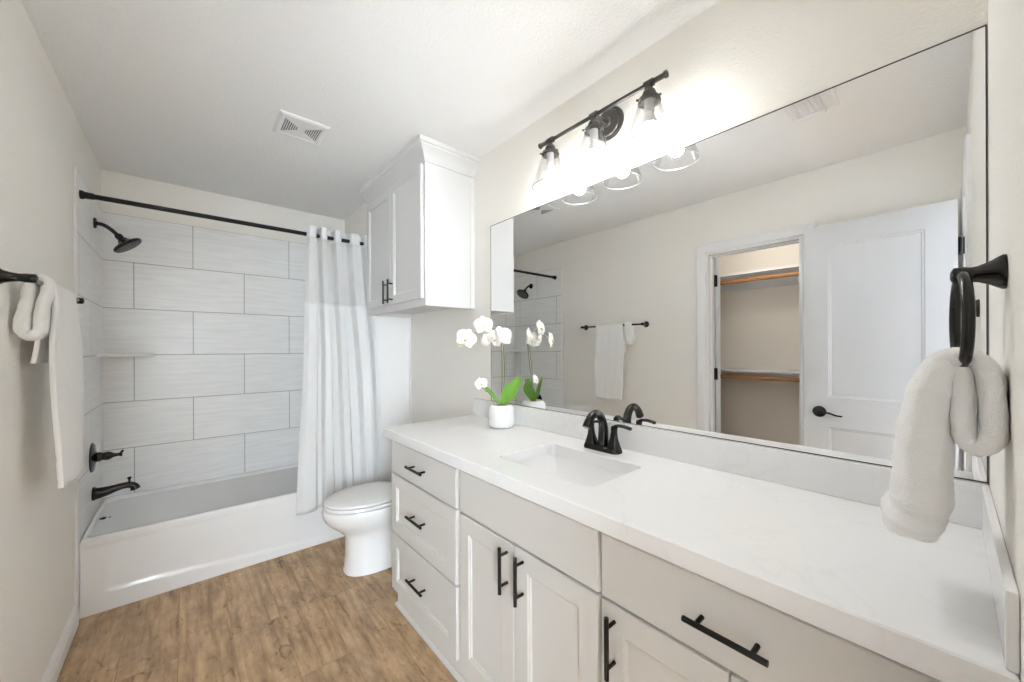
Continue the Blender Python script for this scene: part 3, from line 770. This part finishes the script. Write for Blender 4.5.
bm = new(); lathe(bm, [(.004, 0), (.004, .03), (.007, .033), (.007, .042), (.004, .045)], (FXB+.022, FY, ZC+.012), (0, 0, 1), 12); link('lift_rod', bm, m_black, t, True)

# ------------------------------------------------------------------ mirror
bm = new(); my0, my1, mz0, mz1 = -.0525, 1.716, 1.0075, 2.004
box(bm, W-.006, W-.0005, my0, my1, mz0, mz1)
bm.faces.ensure_lookup_table(); bm.normal_update()
for f in bm.faces: f.material_index = 0 if f.normal.x < -.9 else 1
o = link('mirror', bm, [m_mirror, mat('mirror_edge', (.10, .10, .10), .4)])
tag(o, 'wide frameless wall mirror above the vanity backsplash', 'mirror')
t = o
bm = new()
e = .0022
for y0, y1, z0, z1 in ((my0, my1, mz1-e, mz1+e*.4), (my0, my1, mz0, mz0+e), (my0, my0+e, mz0, mz1), (my1-e, my1, mz0, mz1)):
    box(bm, W-.0068, W-.006, y0, y1, z0, z1)
link('edge_strip', bm, mat('mirror_edge_dark', (.06, .06, .06), .5), t)

# ------------------------------------------------------------------ vanity light
LX, LYC, LZ = 1.625, .917, 2.222
t = thing('vanity_light', (W, LYC, LZ), 'dark bronze three-shade vanity light above the mirror', 'wall light')
bm = new(); lathe(bm, [(.066, 0), (.066, .006), (.058, .011), (.054, .011), (.050, .016), (.020, .020), (.016, .026)], (W-.0005, LYC-.002, LZ+.005), (-1, 0, 0), 40); link('backplate', bm, m_bronze, t, True)
bm = new(); tube(bm, [(W-.022, LYC-.002, LZ+.005), (LX+.03, LYC-.001, LZ+.003), (LX, LYC, LZ)], .008, 12); link('arm', bm, m_bronze, t, True)
bm = new()
lathe(bm, [(.008, -.302), (.012, -.300), (.012, -.292), (.009, -.289), (.009, -.250), (.0075, -.246), (.0075, .246), (.009, .250), (.009, .289), (.012, .292), (.012, .300), (.008, .302)], (LX, LYC, LZ), (0, 1, 0), 20)
link('bar', bm, m_bronze, t, True)
for y in (LYC-.235, LYC, LYC+.235):
    bm = new()
    lathe(bm, [(.013, -.016), (.013, .016)], (LX, y, LZ), (0, 1, 0), 18)
    lathe(bm, [(.007, .002), (.007, -.016), (.013, -.018), (.013, -.022), (.020, -.026), (.023, -.034), (.019, -.040), (.019, -.044), (.036, -.052), (.039, -.064), (.036, -.066), (.0355, -.057)], (LX, y, LZ), (0, 0, 1), 28, True, True)
    for a in (.4, 2.5, 4.6):
        lathe(bm, [(.004, 0), (.004, .009), (.002, .010)], (LX+.037*math.cos(a), y+.037*math.sin(a), LZ-.060), (math.cos(a), math.sin(a), 0), 8)
    h = link('lamp_holder', bm, m_bronze, t, True)
    bm = new()
    lathe(bm, [(.0165, -.058), (.0165, -.098), (.014, -.100)], (LX, y, LZ), (0, 0, 1), 20); link('socket', bm, mat('socket_grey', (.5, .5, .5), .4) if 'socket_grey' not in bpy.data.materials else bpy.data.materials['socket_grey'], h, True)
    bm = new()
    z0, z1 = -.058, -.204
    lathe(bm, [(.0350, z0), (.0355, z0-.004), (.037, z0-.010), (.0805, z1+.002), (.0790, z1+.003), (.0355, z0-.010), (.034, z0-.004)], (LX, y, LZ), (0, 0, 1), 48, False, False, ring=True)
    gs = link('glass_shade', bm, m_glass, t, True, 60)
    bm = new(); lathe(bm, [(.0790, z1+.003), (.0806, z1+.0025), (.0818, z1+.0008), (.0816, z1-.0014), (.0800, z1-.0022), (.0786, z1-.0012), (.0782, z1+.001)], (LX, y, LZ), (0, 0, 1), 56, False, False, ring=True)
    link('rim', bm, m_rim, gs, True, 60)
    bm = new()
    lathe(bm, [(.0295, -.146), (.0295, -.158), (.024, -.174), (.013, -.184), (.004, -.187)], (LX, y, LZ), (0, 0, 1), 24)
    o = link('bulb', bm, m_bulb, t, True); o['label'] = 'lit bulb'
    bm = new(); lathe(bm, [(.013, -.0995), (.014, -.108), (.024, -.128), (.0297, -.1455)], (LX, y, LZ), (0, 0, 1), 24, True, False)  # opaque collar added to hold bulb light off the ceiling
    link('bulb_collar', bm, m_trim, o, True)

# ------------------------------------------------------------------ ceiling vents
def vent(name, x0, x1, y0, y1, lab, style):
    t = thing(name, ((x0+x1)/2, (y0+y1)/2, H), lab, 'vent', 'ceiling vents')
    bm = new()
    zt, zb_ = H-.0005, H-.010
    def lp(g, z): return [(x0+g, y0+g, z), (x1-g, y0+g, z), (x1-g, y1-g, z), (x0+g, y1-g, z)]
    mx_, my_ = (x0+x1)/2, (y0+y1)/2
    if style == 'bow':
        loft(bm, [lp(0, zt), lp(0, zt-.004), lp(.012, zb_), lp(.024, zb_), lp(.026, zb_+.003)], False, True)
        link('plate', bm, m_trim, t)
        zz = zb_+.003
        hx = (x1-x0)/2-.03; hy = (y1-y0)/2-.04
        for s in (-1, 1):
            for i in range(7):
                f = (i+1)/7.0
                xc = mx_ + s*(.012 + (hx-.014)*f)
                ln = hy*(.12+.78*f)
                bm = new(); box(bm, xc-.0024, xc+.0024, my_-ln, my_+ln, zz-.0012, zz-.0002)
                link('slot', bm, bpy.data.materials.get('vent_slot') or mat('vent_slot', (.2, .2, .2), .8), t)
    else:
        loft(bm, [lp(0, zt), lp(0, zt-.004), lp(.010, zb_), lp(.026, zb_), lp(.028, zt-.002)], False, True)
        link('frame', bm, m_trim, t)
        n_ = 7
        for i in range(n_):
            yy = y0+.034+(y1-y0-.068)*i/(n_-1)
            bm = new()
            loft(bm, [[(xx, yy-.010, H-.004), (xx, yy-.006, H-.012), (xx, yy+.008, H-.020), (xx, yy+.010, H-.019), (xx, yy-.004, H-.010), (xx, yy-.008, H-.003)] for xx in (x0+.044, x1-.030)])
            link('blade', bm, m_trim, t, True)
        bm = new(); box(bm, x0+.014, x0+.040, y0+.045, y1-.030, H-.026, H-.004, .003); link('damper_bar', bm, m_trim, t)
    return t
vent('ceiling_vent', .745, .965, 2.067, 2.292, 'square white ceiling vent with bow-tie slots near the tub', 'bow')
vent('ceiling_register', .735, 1.0, .335, .515, 'white ceiling register reflected at the mirror top edge', 'reg')

# ------------------------------------------------------------------ towel bar on the left wall
BX, BZ, BY0, BY1 = .063, 1.512, 1.735, 2.39
t = thing('towel_bar', (0, (BY0+BY1)/2, BZ), 'black towel bar with flared posts on the left wall', 'towel bar')
bm = new(); lathe(bm, [(.0075, BY0-.004), (.0075, BY1+.004)], (BX, 0, BZ), (0, 1, 0), 16); link('rail', bm, m_black, t, True)
for y in (BY0, BY1):
    bm = new(); lathe(bm, [(.027, .0005), (.027, .004), (.024, .008), (.018, .016), (.0135, .030), (.0115, .044), (.012, .050), (.013, .054), (.013, .072), (.011, .076), (.006, .078)], (0, y, BZ), (1, 0, 0), 28); link('post', bm, m_black, t, True)

def displace(bm, amp, sc, seed=0.0):
    bm.normal_update()
    mv = [(q, q.normal*(amp*(mnoise.noise(q.co*sc+Vector((seed, 0, 0)))+.5*mnoise.noise(q.co*sc*2.7+Vector((0, seed, 3)))))) for q in bm.verts]
    for q, d in mv: q.co += d
def ribbon(path, hts, ws, nseg=18, power=3.0, lat=(0, 1, 0), centers=None):
    """rounded slab swept along path; hts = half thickness, ws = half width across 'lat'"""
    bm = new(); P = [Vector(p) for p in path]; k = len(P); lat = Vector(lat); loops = []
    for i, p in enumerate(P):
        tg = (P[min(i+1, k-1)]-P[max(i-1, 0)]).normalized()
        nrm = tg.cross(lat).normalized()
        lp = []
        for j in range(nseg*2):
            a = 2*PI*j/(nseg*2); c, s = math.cos(a), math.sin(a)
            lp.append(p + lat*math.copysign(abs(c)**(2/power), c)*ws[i] + nrm*math.copysign(abs(s)**(2/power), s)*hts[i])
        loops.append(lp)
    loft(bm, loops)
    return bm
# bath hand towel
m_rib = mat('ribbed_terry', (.96, .96, .955), .95, spec=.1, sheen=.4)
_nt = m_rib.node_tree; _tc = _nt.nodes.new('ShaderNodeTexCoord'); _wv = _nt.nodes.new('ShaderNodeTexWave'); _wv.bands_direction = 'Y'
_wv.inputs['Scale'].default_value = 17; _wv.inputs['Distortion'].default_value = .6
_bp = _nt.nodes.new('ShaderNodeBump'); _bp.inputs['Strength'].default_value = .7; _bp.inputs['Distance'].default_value = .004
_nt.links.new(_tc.outputs['Object'], _wv.inputs['Vector']); _nt.links.new(_wv.outputs['Fac'], _bp.inputs['Height'])
_nt.links.new(_bp.outputs[0], _nt.nodes['Principled BSDF'].inputs['Normal'])
t = thing('hand_towel', (BX, 2.075, BZ), 'white ribbed hand towel draped long over the left wall bar', 'towel', 'white towels')
ty0, ty1 = 1.918, 2.212
path = [(.030, 0, 1.262)] + [(.036, 0, 1.30), (.046, 0, 1.40), (.050, 0, 1.48), (.051, 0, 1.512), (.054, 0, 1.522), (.063, 0, 1.5265), (.072, 0, 1.522), (.076, 0, 1.510), (.079, 0, 1.46), (.082, 0, 1.36), (.085, 0, 1.22), (.088, 0, 1.08), (.090, 0, 1.00), (.091, 0, .955), (.092, 0, .90), (.094, 0, .846)]
P = spline(path, 6); bm = new(); NY = 176; rows_o, rows_i = [], []
k = len(P); half = .0045
def bandf(z): return 1
for i, p in enumerate(P):
    tg = (P[min(i+1, k-1)]-P[max(i-1, 0)]).normalized(); nr = Vector((-tg.z, 0, tg.x))
    ro, ri = [], []
    front = i/(k-1) > .45
    for j in range(NY+1):
        s = j/NY
        wv = .0022*math.cos(2*PI*s*15) + .003*math.sin(2*PI*s*2+1)*sst(1.48, 1.0, p.z)*(1 if front else .4)
        if front and .93 < p.z < .955 or .868 < p.z < .873: wv -= .0015
        tw = ((s-.5)*.022*sst(1.5, 1.3, p.z) + -(s-.5)*.014*sst(1.2, .9, p.z)) if front else 0
        yy = ty0+(ty1-ty0)*s + (0 if not front else (.004*math.sin(p.z*18)))
        flare = -(s-.5)*.018*sst(1.2, .85, p.z) if front else 0
        base = Vector((p.x+tw, yy+flare, p.z + (.006*math.sin(s*9) if front and p.z < .9 else 0)))
        ed = half*(1 if 0 < j < NY else .45)
        ro.append(base - nr*(ed) - nr*wv); ri.append(base + nr*ed)
    rows_o.append(ro); rows_i.append(ri)
loft(bm, [rows_o[i] + rows_i[i][::-1] for i in range(k)])
link('cloth', bm, m_rib, t, True, 60)
# washcloth
t = thing('washcloth', (BX, 1.885, BZ), 'small folded white washcloth looped over the bar beside the towel', 'towel', 'white towels')
path = [(.030, 1.875, 1.405), (.027, 1.875, 1.385), (.032, 1.875, 1.372), (.042, 1.875, 1.362)]
loopp = spline([(.0450, 1.868, 1.522), (0.0380, 1.868, 1.495), (0.0330, 1.868, 1.46), (0.0270, 1.868, 1.41), (0.0240, 1.868, 1.375), (0.0270, 1.868, 1.360), (0.0370, 1.868, 1.352), (0.0490, 1.868, 1.354), (0.0570, 1.868, 1.366), (0.0590, 1.868, 1.40), (0.0650, 1.868, 1.45), (0.0710, 1.868, 1.49), (0.0720, 1.868, 1.512), (0.0660, 1.868, 1.527), (0.0540, 1.868, 1.531), (0.0440, 1.868, 1.527), (0.0395, 1.868, 1.512)], 6)
kk = len(loopp)
bm = ribbon(loopp, [.0125+.0045*math.sin(PI*min(1, i/(kk*.66))) for i in range(kk)], [.034+.004*math.sin(i*.35) for i in range(kk)], 10, 3.0)
displace(bm, .004, 34, 2.0)
link('cloth', bm, m_terry, t, True, 180)

# ------------------------------------------------------------------ towel ring on the front wall
RX, RZ2, RYC = 1.32, 1.415, -.0105
t = thing('towel_ring', (RX, YR, RZ2), 'black towel ring on a flared post beside the mirror', 'towel ring')
bm = new(); lathe(bm, [(.0255, .0005), (.0255, .004), (.0225, .009), (.017, .017), (.0125, .027), (.0115, .034), (.0125, .037), (.013, .040), (.013, .051), (.010, .053), (.005, .055)], (RX, YR, RZ2), (0, 1, 0), 28); link('post', bm, m_black, t, True)
bm = new(); rc = Vector((RX, RYC, RZ2-.070)); n_ = 48
tube(bm, [rc + Vector((.070*math.sin(2*PI*i/n_), .006*math.sin(2*PI*i/n_), .070*math.cos(2*PI*i/n_))) for i in range(n_+1)], .0068, 12, False)
link('ring', bm, m_black, t, True, 180)
t = thing('ring_hand_towel', (RX, .0, 1.25), 'fluffy white hand towel pulled through the ring by the mirror', 'towel', 'white towels')
RB = RZ2-.140                                   # bottom of the ring
def lerp(tb, f):
    for (a, b), (c, d) in zip(tb, tb[1:]):
        if f <= c: return b+(d-b)*(f-a)/(c-a)
    return tb[-1][1]
# short back loop against the wall
q = spline([(RX, .020, 1.225), (RX, .016, 1.255), (RX, .004, 1.280), (RX, -.012, 1.288), (RX, -.028, 1.280), (RX, -.038, 1.255), (RX, -.0395, 1.225), (RX, -.0395, 1.188), (RX, -.036, 1.168), (RX, -.026, 1.157), (RX, -.0155, 1.166), (RX, -.0115, 1.19), (RX, -.0105, 1.225), (RX, -.0095, 1.274)], 6)
kk = len(q)
bm = ribbon(q, [lerp([(0, .0165), (.25, .0155), (.40, .0148), (.9, .0152), (1, .012)], i/(kk-1)) - .0012*abs(math.sin(i*.2)) for i in range(kk)], [lerp([(0, .034), (.25, .038), (.42, .056), (.6, .066), (.85, .054), (1, .034)], i/(kk-1))+.003*math.sin(i*.5) for i in range(kk)], 14, 2.8, (1, 0, 0))
displace(bm, .003, 26, 5.0); displace(bm, .0018, 120, 1.0)
link('back_fold', bm, m_terry, t, True, 180)
# long front fall
q = spline([(RX, -.006, 1.287), (RX, .006, 1.284), (RX, .016, 1.262), (RX, .024, 1.220), (RX, .029, 1.160), (RX, .031, 1.095), (RX, .033, 1.060), (RX, .040, 1.035), (RX, .044, 1.012)], 8)
kk = len(q)
hts = [lerp([(0, .012), (.15, .019), (.35, .027), (.6, .034), (.78, .036), (.83, .032), (.90, .039), (1, .034)], i/(kk-1)) for i in range(kk)]
wss = [lerp([(0, .032), (.12, .038), (.3, .056), (.6, .068), (.8, .072), (.84, .070), (.92, .082), (1, .084)], i/(kk-1)) for i in range(kk)]
bm = ribbon(q, hts, wss, 20, 2.4, (1, 0, 0))
displace(bm, .0045, 17, 9.0); displace(bm, .002, 120, 3.0)
link('front_fall', bm, m_terry, t, True, 180)

# ------------------------------------------------------------------ orchid
OX, OY = 1.612, 1.484
t = thing('potted_orchid', (OX, OY, ZC), 'white orchid in a small white ceramic pot on the counter', 'plant')
bm = new()
lathe(bm, [(.052, .0045), (.058, .005), (.063, .012), (.065, .03), (.065, .085), (.062, .100), (.054, .111), (.046, .115), (.042, .113), (.042, .102)], (OX, OY, ZC), (0, 0, 1), 40)
for i in range(3):
    a = 2*PI*i/3+.5; lathe(bm, [(.008, .0004), (.009, .006)], (OX+.042*math.cos(a), OY+.042*math.sin(a), ZC), (0, 0, 1), 10)
pot = link('pot', bm, m_pot, t, True, 40)
bm = new(); lathe(bm, [(.042, .0985), (.036, .106), (.02, .110), (.004, .111)], (OX, OY, ZC), (0, 0, 1), 24); displace(bm, .004, 60); link('moss', bm, m_soil, t, True)
B = Vector((OX, OY, ZC+.105))
def leaf(tip, mid, wd, face=None):
    bm = new(); pts = spline([B, B.lerp(Vector(mid), .55) + Vector((0, 0, .004)), mid, tip], 6); k = len(pts)
    rows = []
    tip = Vector(tip)
    side = (tip-B).cross(Vector(face or (0, 0, 1))).normalized()
    for i, p in enumerate(pts):
        f = i/(k-1); wv = wd*(math.sin(PI*min(1, (f*.93+.07)))**.75)*(.55+.45*sst(0, .4, f))
        tg = (pts[min(i+1, k-1)]-pts[max(i-1, 0)]).normalized(); up = side.cross(tg).normalized()
        top = [p + side*(wv*c) + up*(abs(c)*wv*.35) for c in (-1, -.5, 0, .5, 1)]
        bot = [q_ - up*.0016 for q_ in top[::-1]]
        rows.append(top+bot)
    loft(bm, rows); return link('leaf', bm, m_leaf, t, True, 60)
leaf((1.650, 1.378, 1.165), (1.640, 1.420, 1.115), .036, (-.55, -.75, .35))
leaf((1.684, 1.448, 1.150), (1.672, 1.466, 1.105), .028, (.7, -.7, .3))
leaf((1.557, 1.607, 1.128), (1.575, 1.565, 1.098), .018)
leaf((1.575, 1.575, 1.085), (1.588, 1.545, 1.075), .014)
def stem(pts, r):
    bm = new(); q = spline(pts, 8); tube(bm, q, r, 8); return link('stem', bm, m_stem, t, True)
stem([B, (1.622, 1.492, 1.15), (1.630, 1.502, 1.27), (1.626, 1.512, 1.35), (1.59, 1.512, 1.40), (1.545, 1.520, 1.405), (1.49, 1.528, 1.385), (1.43, 1.535, 1.345), (1.405, 1.540, 1.325)], .0022)
stem([B+Vector((.006, -.005, 0)), (1.628, 1.480, 1.2), (1.634, 1.496, 1.32)], .0018)
stem([B+Vector((-.006, .01, 0)), (1.575, 1.535, 1.075), (1.535, 1.553, 1.112)], .0018)
def flower(c, face, sz, roll=0, bud=False):
    c = Vector(c); u, vv, d = frame(face)
    q = Matrix.Rotation(roll, 3, d); u = q @ u; vv = q @ vv
    bm = new()
    if vv.z < 0: vv = -vv; u = -u
    def petal(ang, ln, wd, cup):
        ax_ = vv*math.cos(ang)+u*math.sin(ang); sd = ax_.cross(d).normalized(); rows = []
        for i in range(8):
            f = i/7; ww = wd*math.sin(PI*(.08+.87*f))**.7
            ctr = c + ax_*(ln*f) + d*(cup*math.sin(f*2.4)-.3*cup*f)
            tp = [ctr + sd*(ww*s_) + d*(.22*ww*(1-s_*s_)) for s_ in (-1, -.5, 0, .5, 1)]
            rows.append(tp + [p - d*.0012 for p in tp[::-1]])
        loft(bm, rows)
    for a, ln, wd in ((0, 1.0, .40), (2.25, .95, .36), (-2.25, .95, .36)): petal(a, sz*ln, sz*wd, sz*.12)
    for a in (1.25, -1.25): petal(a, sz*1.05, sz*.62, sz*.22)
    fl_ = link('flower', bm, m_petal, t, True, 60)
    bm = new(); tube(bm, spline([c+d*.002, c+d*sz*.25-vv*sz*.10, c+d*sz*.35-vv*sz*.30], 4), [sz*.10]*4+[sz*.13]*4+[sz*.05], 8); link('lip', bm, m_lip, fl_, True)
    return fl_
flower((1.628, 1.508, 1.362), (-.55, -.8, .05), .058, .2)
flower((1.602, 1.508, 1.352), (-.8, .1, -.1), .045, -.3)
flower((1.525, 1.520, 1.418), (-.35, -.9, .15), .050, .1)
flower((1.548, 1.512, 1.350), (-.3, -.7, -.35), .038, .8)
flower((1.430, 1.532, 1.352), (-.45, -.75, .1), .050, -.4)
flower((1.534, 1.553, 1.125), (-.4, -.85, .2), .034, .3)
bm = new()
for p, r in (((1.410, 1.542, 1.322), .006), ((1.398, 1.546, 1.318), .005)):
    lathe(bm, [(r*.3, -r*1.4), (r, -r*.3), (r*.9, r*.5), (r*.2, r*1.4)], p, (-.8, .1, -.4), 10)
link('bud', bm, mat('bud_green', (.55, .58, .30), .5), t, True)
